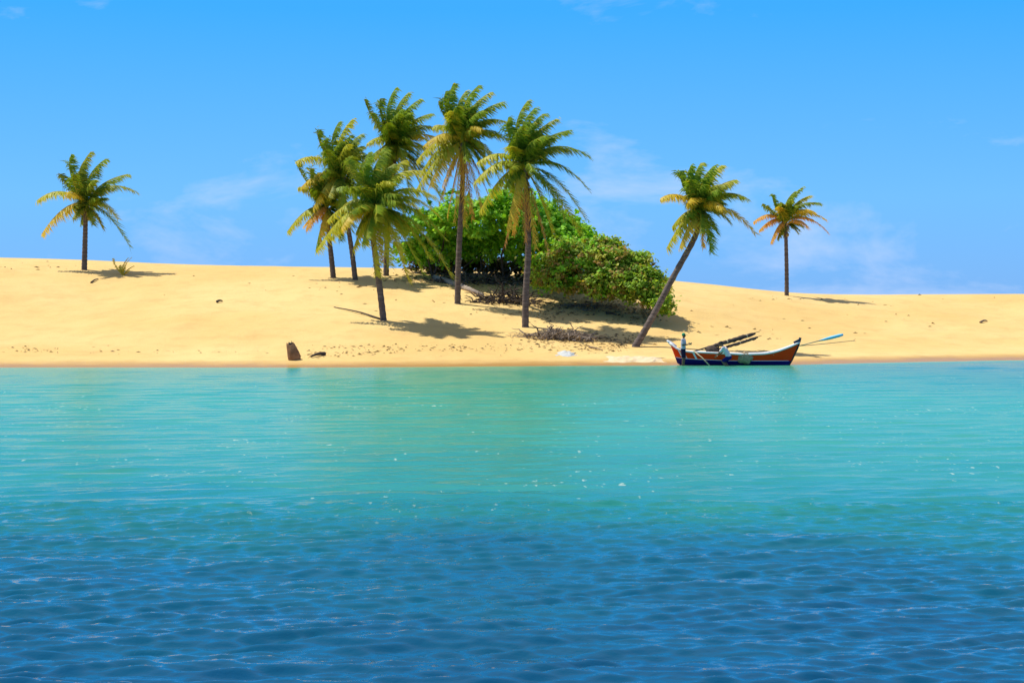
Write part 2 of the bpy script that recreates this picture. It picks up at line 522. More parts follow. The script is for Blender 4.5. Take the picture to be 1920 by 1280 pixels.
def frond(parent, p0, tip, arch, rng, tones=(GREEN, LIME), name='frond', leaf=1.02, n=88, wind=.8, limp=.55):
    p0 = Vector(p0); tip = Vector(tip)
    d = tip - p0; L = d.length
    c = p0 + d * .45 + Vector((0, 0, arch)) - WIND * (.30 * L * max(0, d.z / L))
    mb = MB()
    def B(t): return p0 * (1 - t) ** 2 + c * 2 * t * (1 - t) + tip * t * t
    def T(t): return ((c - p0) * (1 - t) + (tip - c) * t).normalized()
    mb.col = lerp(tones[1], YELLOW, .45)
    k = 9
    mb.tube([B(i / k) for i in range(k + 1)], [.045 * (1 - .85 * i / k) + .004 for i in range(k + 1)], 4, False)
    twist = rng.uniform(-.5, .5)
    down = Vector((0, 0, -1))
    lmax = min(leaf * (.62 + .1 * L), 1.25)
    for side in (-1, 1):
        for i in range(n):
            t = .12 + .88 * (i + rng.random() * .7) / n
            p = B(min(t, 1)); tg = T(min(t, 1))
            s = tg.cross(Vector((0, 0, 1)))
            if s.length < .15: s = tg.cross(Vector((rng.uniform(-1, 1), 1, 0)))
            s.normalize()
            up = s.cross(tg)
            s = s * math.cos(twist) + up * math.sin(twist)
            l = lmax * (min(1, (t - .06) / .22) * (1 - .45 * max(0, (t - .5) / .5))) * rng.uniform(.5, 1.2)
            dr = s * side * .85 + tg * rng.uniform(.35, .75) + down * rng.uniform(limp * .3, limp * 1.3) + WIND * wind * rng.uniform(.3, 1.1)
            dr.normalize()
            d2 = (dr + down * rng.uniform(.4, 1.3) * (limp + .4) + WIND * wind * rng.uniform(.2, .9)).normalized()
            w = .026 + .014 * rng.random()
            m_ = p + dr * l * .5
            e_ = m_ + d2 * l * .5
            q = rng.random()
            mb.col = lerp(tones[0], tones[1], min(1, max(0, .15 + .55 * q + .45 * (t - .4))))
            if rng.random() < .05: mb.col = lerp(mb.col, YELLOW, .6)
            mb.add([p - tg * w * .8, p + tg * w * .8, m_ + tg * w, m_ - tg * w, e_], [(0, 1, 2, 3), (3, 2, 4)])
    return mb.build(name, M_FROND, parent)

def trunk_mesh(parent, path, r0, r1, flare=1.6):
    # smooth path through the points, with leaf-scar rings
    pts = [Vector(p) for p in path]
    def cr_(t):
        n = len(pts) - 1
        f = min(max(t * n, 0), n - 1e-6); i = int(f); u = f - i
        a = pts[max(i - 1, 0)]; b = pts[i]; c = pts[i + 1]; d = pts[min(i + 2, n)]
        return .5 * ((2 * b) + (c - a) * u + (2 * a - 5 * b + 4 * c - d) * u * u + (3 * b - a - 3 * c + d) * u ** 3)
    n = 44
    P_ = []; R_ = []
    for i in range(n + 1):
        t = i / n
        P_.append(cr_(t))
        r = (r0 + (r1 - r0) * t) * 1.08
        r *= 1 + (flare - 1) * math.exp(-t * 16)
        r *= 1.06 if i % 2 else .95
        R_.append(r)
    mb = MB(); mb.tube(P_, R_, 10)
    return mb.build('trunk', M_BARK, parent)

def palm(seed, base_px, path_px, crown_px, tips, label, r0=.19, r1=.125, fill=8, fill_len=3.0, dead=(), tone=(GREEN, LIME), coco=0, flare=1.5, lean_y=0.0, leaf=1.04, group='coconut palms on the dune'):
    rng = random.Random(seed)
    g = G(*base_px)
    Y = g.y
    e = empty('palm_tree', g, label, 'palm tree', group)
    top = P(crown_px[0], crown_px[1], Y) + Vector((0, lean_y, 0))
    path = [g + Vector((0, 0, -.35)), g + Vector((0, 0, .02))]
    k = len(path_px)
    for i, (x, y) in enumerate(path_px):
        path.append(P(x, y, Y) + Vector((0, lean_y * (i + 1) / (k + 1), 0)))
    path.append(top)
    trunk_mesh(e, path, r0, r1, flare)
    for tp in tips:
        x, y = tp[0], tp[1]
        dy = tp[2] if len(tp) > 2 else rng.uniform(-1.2, 1.2)
        tn = tp[3] if len(tp) > 3 else None
        t = P(x, y, Y) + Vector((0, lean_y + dy, 0))
        d = t - top
        horiz = math.hypot(d.x, d.y)
        arch = .14 * d.length + .34 * horiz * (1.0 if d.z < horiz * .8 else .35)
        if d.z < -horiz: arch = .35 + .35 * horiz
        st = top + Vector((rng.uniform(-.08, .08), rng.uniform(-.08, .08), rng.uniform(-.1, .2)))
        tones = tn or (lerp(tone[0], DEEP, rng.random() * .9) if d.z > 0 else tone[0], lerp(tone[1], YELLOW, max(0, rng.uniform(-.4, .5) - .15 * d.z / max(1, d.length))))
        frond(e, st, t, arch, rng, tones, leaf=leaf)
    for i in range(int(fill * 2.6)):                      # the fronds that point towards and away from the beach
        a = 2 * math.pi * (i + rng.random() * .6) / fill
        a_ = Vector((math.cos(a) * .55 + .12, math.sin(a), 0))
        el = rng.uniform(-.75, 1.25)
        L = fill_len * rng.uniform(.8, 1.05)
        t = top + (a_ * math.cos(el) + Vector((0, 0, math.sin(el)))) * L
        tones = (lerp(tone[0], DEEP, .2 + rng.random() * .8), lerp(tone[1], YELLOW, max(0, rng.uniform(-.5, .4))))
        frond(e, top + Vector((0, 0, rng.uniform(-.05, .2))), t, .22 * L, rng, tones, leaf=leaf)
    for (x, y, dy) in dead:
        t = P(x, y, Y) + Vector((0, lean_y + dy, 0))
        d = t - top
        frond(e, top + Vector((0, dy * .1, -.15)), t, .25 + .25 * math.hypot(d.x, d.y), rng, (BROWN, RUST) if rng.random() < .4 else (RUST, YELLOW), 'dead_frond', leaf=.72, n=50, wind=.2, limp=.9)
    # fibrous boot of old leaf bases under the crown
    mb = MB(); mb.col = (.2, .12, .06)
    for i in range(11):
        a = i * 2.4; h = -.12 - .05 * i
        b0 = top + Vector((math.cos(a) * .08, math.sin(a) * .08, h))
        b1 = top + Vector((math.cos(a) * .30, math.sin(a) * .30, h + .32))
        mb.tube([b0, (b0 + b1) / 2 + Vector((0, 0, -.03)), b1], [.06, .05, .015], 5)
    mb.build('leaf_bases', M_WOOD, e)
    for i in range(coco):
        a = rng.uniform(0, 6.28)
        mb = MB(); mb.ball(top + Vector((math.cos(a) * .30, math.sin(a) * .30, -.40 - rng.random() * .45)), (.12, .12, .15), 8, 6)
        mb.build('coconut', M_COCO, e)
    return e

GOLD = (lerp(LIME, YELLOW, .55), lerp(YELLOW, RUST, .15))
LITE = (LIME, lerp(LIME, YELLOW, .6))
OR = (RUST, lerp(YELLOW, RUST, .5))

palm(11, (158, 506), [(159, 470), (160, 430)], (161, 388),
     [(136, 291, -.4), (152, 300, .8), (168, 284, .3), (201, 299, -.5), (238, 326, .2), (258, 361, -.3), (228, 412, -1.2, LITE), (241, 462, .4), (112, 326, .2), (68, 376, .1, LITE), (82, 440, -.6, GOLD),
      (148, 330, -1.6), (185, 340, -1.4), (140, 372, -2.2, GOLD), (205, 350, 1.0)],
     'lone coconut palm with short trunk high on the bare dune, beside a tiny seedling palm', .20, .14, fill=5, fill_len=2.3, coco=3)

palm(12, (625, 521), [(621, 480), (617, 445)], (613, 392),
     [(555, 303, .3), (560, 352, -.2, LITE), (540, 436, -.6, LITE), (577, 430, -1.0, OR), (590, 470, .5), (598, 330, .8), (585, 318, -.9), (626, 310, -.5), (650, 345, -.9), (664, 400, -.8, LITE), (640, 452, -.6), (605, 440, -1.2, GOLD), (660, 435, .5)],
     'coconut palm with low ragged crown, outermost of the grove towards the bare dune', .19, .13, fill=9, fill_len=3.0, dead=[(600, 455, -.3), (568, 425, .2)], coco=4)

palm(13, (666, 525), [(661, 480), (655, 440), (648, 395)], (641, 335),
     [(594, 243, .3), (612, 262, -.6), (634, 228, .4), (662, 224, -.3, LITE), (676, 250, .6), (690, 292, -.8), (556, 303, -.2, LITE), (563, 350, .5, GOLD), (590, 392, -1.0, GOLD), (700, 345, .4), (640, 420, -1.2), (672, 400, .8), (615, 285, -1.4), (655, 275, -1.6, LITE)],
     'slim coconut palm leaning away from the bushes, middle height, between grove edge and tallest palms', .18, .12, fill=10, fill_len=3.2, coco=3)

palm(14, (724, 517), [(725, 470), (730, 400), (736, 340)], (742, 278),
     [(683, 186, .2), (697, 215, -.7), (712, 183, .6), (742, 166, -.2), (765, 172, .5), (788, 187, -.4), (808, 212, .3), (818, 243, -.6), (803, 262, .8), (838, 272, -.8, GOLD), (690, 272, -1.0, LITE), (675, 320, .4), (705, 235, 1.0), (770, 215, -1.0), (800, 345, .4, LITE), (828, 375, -.5), (775, 385, -.9), (720, 365, .8), (690, 360, -.4), (755, 210, -1.5), (822, 302, .5, LITE), (846, 332, -.7, LITE), (812, 402, -.3, LITE), (842, 398, .6, LITE), (765, 330, -1.6, LITE), (705, 300, -1.5, LITE)],
     'tall dark green coconut palm with windswept crown rising behind the short beach palm', .20, .13, fill=12, fill_len=3.3, coco=4)

palm(15, (719, 601), [(712, 540), (704, 480), (699, 435)], (703, 392),
     [(594, 470, -.3, LITE), (612, 412, .6, LITE), (632, 352, .2), (655, 302, -.5), (690, 285, .4), (725, 283, -.4), (757, 300, .3, LITE), (790, 322, -.8, LITE), (818, 372, .4, LITE), (838, 452, -.5), (849, 522, -.9), (792, 512, -.2), (765, 528, .7, LITE), (708, 518, -.9, LITE), (735, 500, -1.6, LITE), (665, 355, -1.6), (735, 345, -1.8, LITE), (760, 400, -1.6), (645, 430, -1.6, GOLD), (800, 420, .9), (618, 445, .8), (660, 470, .4, LITE), (682, 460, -1.2), (772, 455, -1.0), (805, 485, .6), (640, 385, .9), (785, 395, 1.3, LITE), (822, 405, -.6, LITE), (700, 330, 1.4), (755, 480, -1.5, LITE)],
     'short full coconut palm on open sand, one frond hanging along its trunk', .19, .14, fill=11, fill_len=3.3, dead=[(716, 490, .4)], coco=8, tone=(lerp(GREEN, LIME, .3), LIME))

palm(16, (858, 569), [(859, 510), (862, 440), (866, 370), (868, 320)], (868, 268),
     [(835, 170, .4), (850, 158, -.3), (873, 168, .7), (898, 162, -.6), (920, 172, .2), (942, 193, -.5), (952, 228, .4), (955, 268, -.8), (936, 255, .9), (822, 192, -.3), (812, 235, .6, LITE), (795, 275, -.6, GOLD), (786, 328, .3, LITE), (905, 212, -1.5), (885, 205, 1.6), (848, 215, -1.6, LITE), (902, 248, -1.9, GOLD), (935, 320, .2, LITE), (945, 355, -.6, LITE), (806, 352, -.9, GOLD), (780, 300, .7, LITE), (778, 362, -.4, LITE), (925, 300, -1.2, LITE), (915, 345, .7)],
     'tallest coconut palm, with hanging orange dead fronds, in front of the leafy thicket', .19, .13, fill=7, fill_len=2.9,
     dead=[(823, 385, -.5), (838, 405, .3), (852, 418, -.8), (872, 425, -.6), (886, 410, .4), (905, 395, -.4), (916, 365, .2), (828, 350, .6)], coco=5)

palm(17, (985, 613), [(986, 550), (990, 480), (990, 410), (988, 360)], (982, 316),
     [(989, 188, .3), (1002, 205, -.6), (1018, 212, .5), (1043, 224, -.4), (1067, 243, .4), (1068, 285, -.7), (1105, 294, -.2), (1104, 356, .3), (1097, 412, -.5), (1088, 440, .5), (953, 222, -.5), (965, 250, .8), (893, 305, .3, LITE), (888, 345, -.5, LITE), (898, 398, .2, LITE), (960, 280, -1.7, LITE), (1020, 260, -1.8), (1035, 300, 1.4), (1060, 415, -1.4), (1035, 440, -.9, LITE), (950, 430, -1.2, GOLD)],
     'coconut palm with bare grey trunk standing beside the hollow brush pile on the beach', .20, .14, fill=8, fill_len=3.0,
     dead=[(946, 462, -.6), (962, 440, .4), (1005, 468, -.7), (1028, 470, -.2), (985, 455, -.9)], coco=6)

palm(18, (1192, 650), [(1206, 625), (1228, 585), (1262, 520), (1298, 455), (1310, 425)], (1314, 398),
     [(1276, 320, .3), (1293, 312, -.6), (1315, 305, .4), (1337, 312, -.5), (1354, 309, .3, LITE), (1375, 338, -.4, LITE), (1402, 372, .3), (1414, 438, -.3, GOLD), (1372, 418, .6), (1331, 474, -.5), (1272, 464, -.7, GOLD), (1250, 466, .2, LITE), (1238, 372, -.2, GOLD), (1262, 425, .7, LITE), (1284, 384, -1.9, GOLD), (1346, 396, -1.9, GOLD), (1290, 340, -1.2), (1330, 335, 1.2), (1355, 350, -1.4)],
     'strongly leaning coconut palm with flared foot, growing out over the fishing boat', .205, .13, fill=6, fill_len=2.2, dead=[(1320, 465, .3)], coco=3, flare=1.9)

palm(19, (1475, 554), [(1475, 510), (1474, 460)], (1473, 420),
     [(1505, 351, .3), (1488, 360, -.5), (1449, 365, .2), (1428, 383, -.3), (1413, 416, .2, OR), (1443, 456, -.4, OR), (1425, 432, .6, OR), (1553, 438, -.2, OR), (1552, 413, .4, GOLD), (1537, 382, -.3), (1521, 366, .5, LITE), (1478, 376, -1.3), (1500, 385, 1.2), (1455, 390, -1.5, GOLD), (1510, 430, -1.4, OR), (1525, 400, -.9, GOLD)],
     'lone slender coconut palm with rusty lower fronds on the low dune beyond the boat', .17, .12, fill=5, fill_len=2.0, coco=2, leaf=.75)

# seedling palm
g = G(232, 516)
e = empty('palm_seedling', g, 'tiny yellow palm seedling sprouting from the dune beside the lone palm', 'seedling')
rg = random.Random(5)
for (x, y, dy) in [(211, 484, .2), (249, 482, -.2), (238, 483, .4), (246, 507, -.4), (222, 497, .5), (250, 498, .3)]:
    t = P(x, y, g.y) + Vector((0, dy, 0))
    frond(e, g + Vector((0, 0, -.05)), t, .12, rg, (lerp(LIME, YELLOW, .6), YELLOW), leaf=.30, n=14, wind=.2, limp=.15)

# ------------------------------------------------------------------ broad-leaved thicket
def thicket(seed, name, label, blobs, nleaf, tones, size, stems, cat='bush', group=None, low=-.45):
    """blobs: (px, py, Y, rx, ry, rz) metres; leaves cluster in clumps on the outside of the blobs"""
    rng = np.random.RandomState(seed); rr = random.Random(seed)
    cx = sum(b[0] for b in blobs) / len(blobs); Ym = sum(b[2] for b in blobs) / len(blobs)
    x0 = _w(cx, Ym)
    base = Vector((x0, Ym, tz(x0, Ym)))
    e = empty(name, base, label, cat, group)
    vol = np.array([b[3] * b[4] + b[4] * b[5] + b[3] * b[5] for b in blobs]); vol /= vol.sum()
    V = []; Fc = []; Cc = []
    centers = [P(b[0], b[1], b[2]) for b in blobs]
    nclump = nleaf // 14
    for k in range(nclump):
        i = rng.choice(len(blobs), p=vol); b = blobs[i]
        d = rng.randn(3); d /= np.linalg.norm(d)
        if d[2] < low: d[2] *= -.6
        rad = (.58 + .56 * rng.rand() ** .7) * (1 + .16 * math.sin(3 * d[0] + seed + i) + .12 * math.sin(5 * d[2] + 2 * d[1]))
        spray = rng.rand() < .13
        if spray: d[2] = abs(d[2]); rad = rng.uniform(1.1, 1.42)
        cc = np.array(centers[i]) + d * np.array(b[3:6]) * rad
        gz = tz(cc[0], cc[1])
        if cc[2] < gz + .12: cc[2] = gz + .12 + .2 * rng.rand()
        tt_ = b[6] if len(b) > 6 else tones
        tone0 = tt_[rng.randint(len(tt_))]
        cs = (.20 + .18 * rng.rand()) * (.6 if spray else 1)
        for j in range(14):
            p = cc + rng.randn(3) * cs * np.array([.62, .62, .48])
            nrm = d * .6 + np.array([0, 0, .75]) + rng.randn(3) * .55
            nrm /= np.linalg.norm(nrm)
            a = np.cross(nrm, rng.randn(3)); a /= np.linalg.norm(a)
            bb = np.cross(nrm, a)
            s = size * (.7 + .6 * rng.rand())
            o = len(V)
            V += [p - a * s * .55, p - a * s * .1 + bb * s * .45 - nrm * s * .1, p + a * s * .55, p - a * s * .1 - bb * s * .45 - nrm * s * .1]
            Fc.append((o, o + 1, o + 2, o + 3))
            q = .72 + .56 * rng.rand()
            c = (tone0[0] * q, tone0[1] * q, tone0[2] * q)
            Cc += [c] * 4
    mb = MB(); mb.v = [tuple(v) for v in V]; mb.f = Fc; mb.c = Cc
    mb.build('crown', M_LEAF, e, False)
    for (sx, sy) in stems:
        f = G(sx, sy)
        i = min(range(len(blobs)), key=lambda q: (centers[q] - f).length)
        for k in range(3):
            c = centers[rr.randrange(len(centers))] if k else centers[i]
            d = c - f
            m1 = f + d * .35 + Vector((rr.uniform(-.3, .3), rr.uniform(-.3, .3), .2))
            m2 = f + d * .7 + Vector((rr.uniform(-.3, .3), rr.uniform(-.3, .3), .15))
            mb = MB(); mb.tube([f + Vector((0, 0, -.15)), f + Vector((0, 0, .1)), m1, m2, c + Vector((rr.uniform(-.4, .4), 0, .3))], [.12, .10, .075, .05, .02], 6)
            mb.build('stem', M_DARKWOOD, e)
    return e
BG = [(.16, .37, .018), (.21, .43, .025), (.12, .29, .02), (.27, .46, .035)]
OL = [(.16, .24, .025), (.24, .27, .03), (.30, .22, .05), (.13, .22, .02), (.30, .20, .055), (.22, .36, .03), (.28, .38, .04)]
HOLLOW_SHADE = [(.10, .075, .035), (.07, .055, .03), (.06, .08, .02)]  # dark leaf tones painting the hollow's shade into the lower back foliage
MIXG = [(.20, .33, .025), (.25, .37, .03), (.30, .30, .035), (.14, .24, .02)]
thicket(31, 'broadleaf_bush', 'bright green broadleaf bush behind the tallest palm, with dark hollow beneath',
        [(800, 428, 117, 1.7, 2.0, 1.3), (850, 422, 116, 2.1, 2.2, 1.7), (905, 420, 115.5, 2.0, 2.2, 1.7), (820, 470, 119, 2.0, 1.8, 1.4), (870, 475, 119, 2.2, 1.6, 1.5), (915, 470, 118.5, 1.8, 1.6, 1.5), (770, 478, 119, 1.2, 1.2, 1.2), (800, 500, 121.5, 1.7, .8, .9, HOLLOW_SHADE), (860, 502, 121.5, 1.9, .8, .9, HOLLOW_SHADE), (915, 503, 121, 1.8, .8, .9, HOLLOW_SHADE)], 17000, BG, .27, [(812, 522), (850, 525), (890, 528)])
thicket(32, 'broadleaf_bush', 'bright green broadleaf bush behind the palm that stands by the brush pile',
        [(950, 398, 115, 1.7, 2.0, 1.6), (995, 420, 114, 2.0, 2.2, 1.8), (1045, 440, 113, 1.9, 2.0, 1.5), (1078, 458, 112, 1.4, 1.6, 1.2), (1100, 462, 111, 1.2, 1.2, .9), (955, 455, 117.5, 1.8, 1.5, 1.6), (1005, 480, 116.5, 1.9, 1.5, 1.5), (960, 507, 119.5, 1.7, .8, .9, HOLLOW_SHADE), (1010, 510, 118.5, 1.7, .8, .9, HOLLOW_SHADE)], 16000, BG, .27, [(945, 532), (990, 532), (1040, 535)])
thicket(33, 'scrub_bush', 'olive and reddish brown scrub bush at the middle of the thicket, low over the sand',
        [(1055, 492, 108.8, 1.4, 1.6, 1.2), (1100, 490, 108.2, 1.6, 1.8, 1.3), (1085, 520, 107.2, 1.7, 1.4, .9), (1025, 508, 109.3, 1.1, 1.2, 1.1), (1045, 524, 108, 1.3, 1.1, .7), (1120, 532, 106.5, 1.4, 1.0, .7)], 11500, OL + BG[:2], .21, [(1045, 545), (1090, 550)], low=-.95)
thicket(34, 'scrub_bush', 'olive green scrub bush with pale sprays on top, beside the leaning palm',
        [(1148, 500, 107.6, 1.4, 1.7, 1.2), (1182, 522, 107, 1.3, 1.6, 1.0), (1150, 533, 106.0, 1.6, 1.3, .8), (1125, 466, 109, .9, 1.0, .6), (1155, 462, 109, .45, .5, .5), (1195, 545, 105.3, 1.1, 1.0, .7)], 11500, OL + MIXG, .21, [(1140, 558), (1180, 565)], low=-.95)
thicket(35, 'leafy_bush', 'yellow green leafy bush trailing down the slope to the leaning palm',
        [(1216, 528, 106.3, .9, 1.2, .8), (1192, 492, 107.6, .8, 1.0, .6), (1228, 552, 105.2, .7, .9, .6), (1243, 572, 104, .55, .6, .45)], 6000, MIXG, .22, [(1215, 578)], low=-.95)

# ------------------------------------------------------------------ driftwood, brush and litter
def wig(a, b, rr, k=6, amp=.15):
    a = Vector(a); b = Vector(b); L = (b - a).length
    out = []
    for i in range(k + 1):
        t = i / k
        o = Vector((rr.uniform(-1, 1), rr.uniform(-1, 1), rr.uniform(-.6, 1))) * amp * L * (t * (1 - t) * 4) ** .5 * .5
        out.append(a.lerp(b, t) + o)
    return out

def brush(seed, label, cx, cy, wpx, hm, nb, nt_, material, dm):
    rr = random.Random(seed)
    g = G(cx, cy)
    e = empty('brush_pile', g, label, 'brush pile')
    half = wpx / 2 / F * g.y
    for k in range(nb):
        a = rr.uniform(-1, 1)
        x = g.x + a * half; y = g.y + rr.uniform(-.9, .9)
        p = Vector((x, y, tz(x, y) + .02))
        an = rr.uniform(0, 6.28); L = rr.uniform(.6, 1.7)
        x2 = x + math.cos(an) * L; y2 = y + math.sin(an) * L * .7
        q = Vector((x2, y2, tz(x2, y2) + rr.uniform(.05, hm) * (1.1 - abs(a) * .8)))
        mb = MB(); mb.tube(wig(p, q, rr, 6, .22), [rr.uniform(.045, .085) * (1 - .75 * i / 6) for i in range(7)], 5)
        mb.build('branch', dm if rr.random() < .55 else material, e)
    mb = MB()
    for k in range(nt_):
        a = rr.gauss(0, .55); b = rr.gauss(0, .5)
        x = g.x + a * half; y = g.y + b
        h = hm * max(0, 1 - abs(a)) * rr.random() * .8
        p = Vector((x, y, tz(x, y) + h * .6 + .01))
        an = rr.uniform(0, 6.28); L = rr.uniform(.25, .7)
        q = p + Vector((math.cos(an) * L, math.sin(an) * L, rr.uniform(-.1, .35) * L))
        q.z = max(q.z, tz(q.x, q.y) + .01)
        mb.tube(wig(p, q, rr, 3, .3), [.016, .013, .009, .004], 3, False)
    o = mb.build('twigs', material, e); o['kind'] = 'stuff'
    return e, g
e1, g1 = brush(41, 'dark tangle of dead roots at the end of the fallen trunk', 948, 566, 110, 1.6, 60, 300, M_DARKWOOD, M_DARKWOOD)
e2, g2 = brush(42, 'pile of dry grey branches over a dark hollow on the beach slope', 1048, 634, 135, 1.0, 60, 460, M_TWIG, M_WOOD)
e3, g3 = brush(43, 'sparse dry brushwood scattered under the olive scrub', 1130, 578, 120, .25, 9, 120, M_TWIG, M_WOOD)
e4, g4 = brush(44, 'dead leafless scrub in the shade below the bright bushes', 905, 530, 190, 1.5, 70, 420, M_TWIG, M_DARKWOOD)
# fallen trunk
a = G(815, 523); b = G(905, 556)
rr = random.Random(3)
mb = MB(); mb.tube([a + Vector((0, 0, .14)), a.lerp(b, .33) + Vector((0, .05, .17)), a.lerp(b, .66) + Vector((0, 0, .16)), b + Vector((0, 0, .10))], [.17, .20, .19, .12], 10)
o = recenter(mb.build('fallen_trunk', simple('grey_log', (.22, .17, .13), (.46, .38, .29), 3, .9, .5, .03)))
tag(o, 'grey fallen palm trunk lying on the sand below the thicket', 'log')

def stick(name, label, cat, a, b, r, material, sag=.03, seed=1, amp=.04):
    rr = random.Random(seed)
    A = G(*a); B_ = G(*b)
    pts = []
    for i in range(9):
        t = i / 8; p = A.lerp(B_, t)
        p.z = tz(p.x, p.y) + r * .7 + sag * math.sin(t * math.pi)
        p += Vector((0, rr.uniform(-amp, amp), 0))
        pts.append(p)
    mb = MB(); mb.tube(pts, [r * (1 - .6 * i / 8) for i in range(9)], 6)
    return tag(recenter(mb.build(name, material)), label, cat)
stick('dry_branch', 'long thin dark dry branch on bare sand reaching the short palm', 'branch', (712, 599), (626, 577), .065, M_DARKWOOD, .05, 4, .1)
stick('driftwood', 'short dark driftwood stick lying beside the brown stump', 'driftwood', (609, 666), (583, 671), .11, M_DARKWOOD, .05, 5, .02)
stick('driftwood', 'small dark driftwood chunk on the slope below the olive scrub', 'driftwood', (1136, 589), (1156, 592), .10, M_DARKWOOD, .04, 6, .02)
stick('driftwood', 'pale curved driftwood branch lying by the water below the brush pile', 'driftwood', (1105, 652), (1130, 658), .06, M_WOOD, .05, 7, .05)
stick('driftwood', 'small dark driftwood bit on the open dune beside the lone palm', 'driftwood', (171, 531), (184, 524), .07, M_DARKWOOD, .05, 8, .02)
stick('driftwood', 'tiny dark driftwood bit alone on the middle of the bare dune', 'driftwood', (406, 568), (417, 566), .09, M_DARKWOOD, .06, 9, .02)
stick('driftwood', 'dark weathered driftwood bit on the far bare sand past the boat', 'driftwood', (1838, 606), (1851, 603), .09, M_WOOD, .06, 10, .02)

# stump
g = G(551, 674)
rr = random.Random(8)
e = empty('tree_stump', g, 'reddish brown broken palm stump tilted on the wet beach', 'stump')
mb = MB()
sides = 16
prof = [(-.15, .30, 0), (.02, .33, 0), (.2, .345, -.02), (.42, .31, -.07), (.60, .27, -.13), (.75, .22, -.19), (.84, .17, -.22)]
vs = []; fs = []
for h, r, dx in prof:
    for k in range(sides):
        an = 2 * math.pi * k / sides
        w = 1 + .10 * math.sin(3 * an + 1) + .06 * math.sin(7 * an)
        vs.append(g + Vector((dx + math.cos(an) * r * w, math.sin(an) * r * w * .9, h + (.07 * math.sin(2 * an + 1) * (h > .7)))))
for i in range(len(prof) - 1):
    for k in range(sides):
        fs.append((i * sides + k, i * sides + (k + 1) % sides, (i + 1) * sides + (k + 1) % sides, (i + 1) * sides + k))
mb.add(vs, fs)
mb.build('stump_wood', M_STUMP, e)
mb = MB()
for k in range(9):
    an = rr.uniform(0, 6.28)
    p = g + Vector((-.18 + math.cos(an) * .09, math.sin(an) * .08, .78))
    mb.tube([p, p + Vector((rr.uniform(-.04, .04), 0, rr.uniform(.08, .2)))], [.035, .008], 5)
mb.ball(g + Vector((-.18, 0, .80)), (.125, .115, .08), 8, 6)
mb.build('splintered_top', M_DARKWOOD, e)

# litter (uncountable)
def litter(name, label, spots, n, material, tones, size, seed, cat):
    rng = random.Random(seed)
    mb = MB()
    for k in range(n):
        cx, cy, wx_, wy_ = rng.choice(spots)
        px = rng.gauss(cx, wx_); py = rng.gauss(cy, wy_)
        p = G(px, min(py, 681))
        an = rng.uniform(0, 6.28); L = size * rng.uniform(.4, 1.8)
        d = Vector((math.cos(an), math.sin(an), 0)) * L
        q = Vector((-d.y, d.x, 0)) * rng.uniform(.15, .4)
        tz_ = rng.choice(tones); mb.col = tz_
        z = Vector((0, 0, .02)); u = Vector((0, 0, rng.uniform(.02, .5) * L))
        mb.add([p - d + z, p + q + z + u, p + d + z, p - q + z + u * .3], [(0, 1, 2), (0, 2, 3)])
    o = mb.build(name, material, None, False)
    return tag(o, label, cat, kind='stuff')
litter('leaf_litter', 'dry brown leaf litter strewn under the thicket', [(900, 530, 60, 7), (960, 552, 50, 10), (1040, 560, 60, 8), (1120, 573, 50, 7), (1030, 585, 50, 10), (1200, 590, 28, 7), (790, 522, 40, 4), (1050, 632, 40, 8), (1130, 640, 40, 8)], 2600, M_LITTER, [(.16, .10, .05), (.28, .18, .09), (.09, .06, .04), (.38, .28, .16)], .10, 51, 'leaves')
litter('beach_wrack', 'thin line of seaweed and twigs washed up along the beach', [(640, 650, 50, 3.5), (720, 655, 60, 3), (830, 651, 60, 3), (930, 654, 60, 4), (1040, 652, 60, 4), (1130, 655, 30, 4), (680, 662, 60, 2), (600, 668, 30, 2), (250, 660, 160, 2), (60, 655, 60, 3)], 420, M_LITTER, [(.12, .085, .05), (.22, .16, .09), (.30, .22, .12)], .09, 52, 'seaweed')
litter('dune_specks', 'scattered dark twigs and dry leaves on the open dune', [(300, 530, 220, 18), (640, 540, 60, 8), (1600, 575, 150, 14), (1700, 610, 120, 14), (1430, 620, 60, 10), (1480, 560, 50, 3), (760, 560, 60, 15), (60, 500, 40, 4)], 110, M_LITTER, [(.16, .11, .06), (.26, .18, .09)], .12, 53, 'twigs')

# ------------------------------------------------------------------ the outrigger-style fishing boat
YB = 88.6
def paint(name, c, rough=.45, wear=(.5, .4, .3), amt=.35):
    m, t, b, o = mat(name)
    tcn = N(t, 'ShaderNodeTexCoord')
    n = noise(t, 3.0, 6, .65, tcn.outputs['Object'])
    col = mixc(t, ramp(t, n.outputs[0], [(.56, (0, 0, 0)), (.74, (amt, amt, amt))]).outputs[0], c, wear)
    t.links.new(col, b.inputs['Base Color']); b.inputs['Roughness'].default_value = rough; b.inputs['Specular IOR Level'].default_value = .12
    bump(t, b, n.outputs[0], .2, .01)
    return m
M_ORANGE = paint('orange_paint', (.98, .050, .002), .5, (.95, .14, .03))
M_NAVY = paint('navy_paint', (.008, .012, .14), .45, (.03, .05, .16))
M_WHITE = paint('white_paint', (.80, .79, .76), .5, (.55, .50, .42))
M_STEM = paint('dark_blue_grey', (.05, .065, .10), .6, (.15, .14, .13))
M_BLUE = paint('pale_blue_paint', (.22, .60, .78), .5, (.6, .7, .7))
M_SAIL = simple('dark_sailcloth', (.035, .025, .02), (.13, .09, .065), 4, .9, .6, .04)
M_BAMBOO = simple('bamboo', (.40, .30, .16), (.60, .48, .28), 5, .6, .2, .01)
M_NET = simple('fishing_net', (.25, .17, .09), (.50, .37, .22), 9, .95, .8, .03)
M_PALE = simple('pale_net', (.63, .47, .24), (.70, .58, .38), 3, .9, .7, .03)

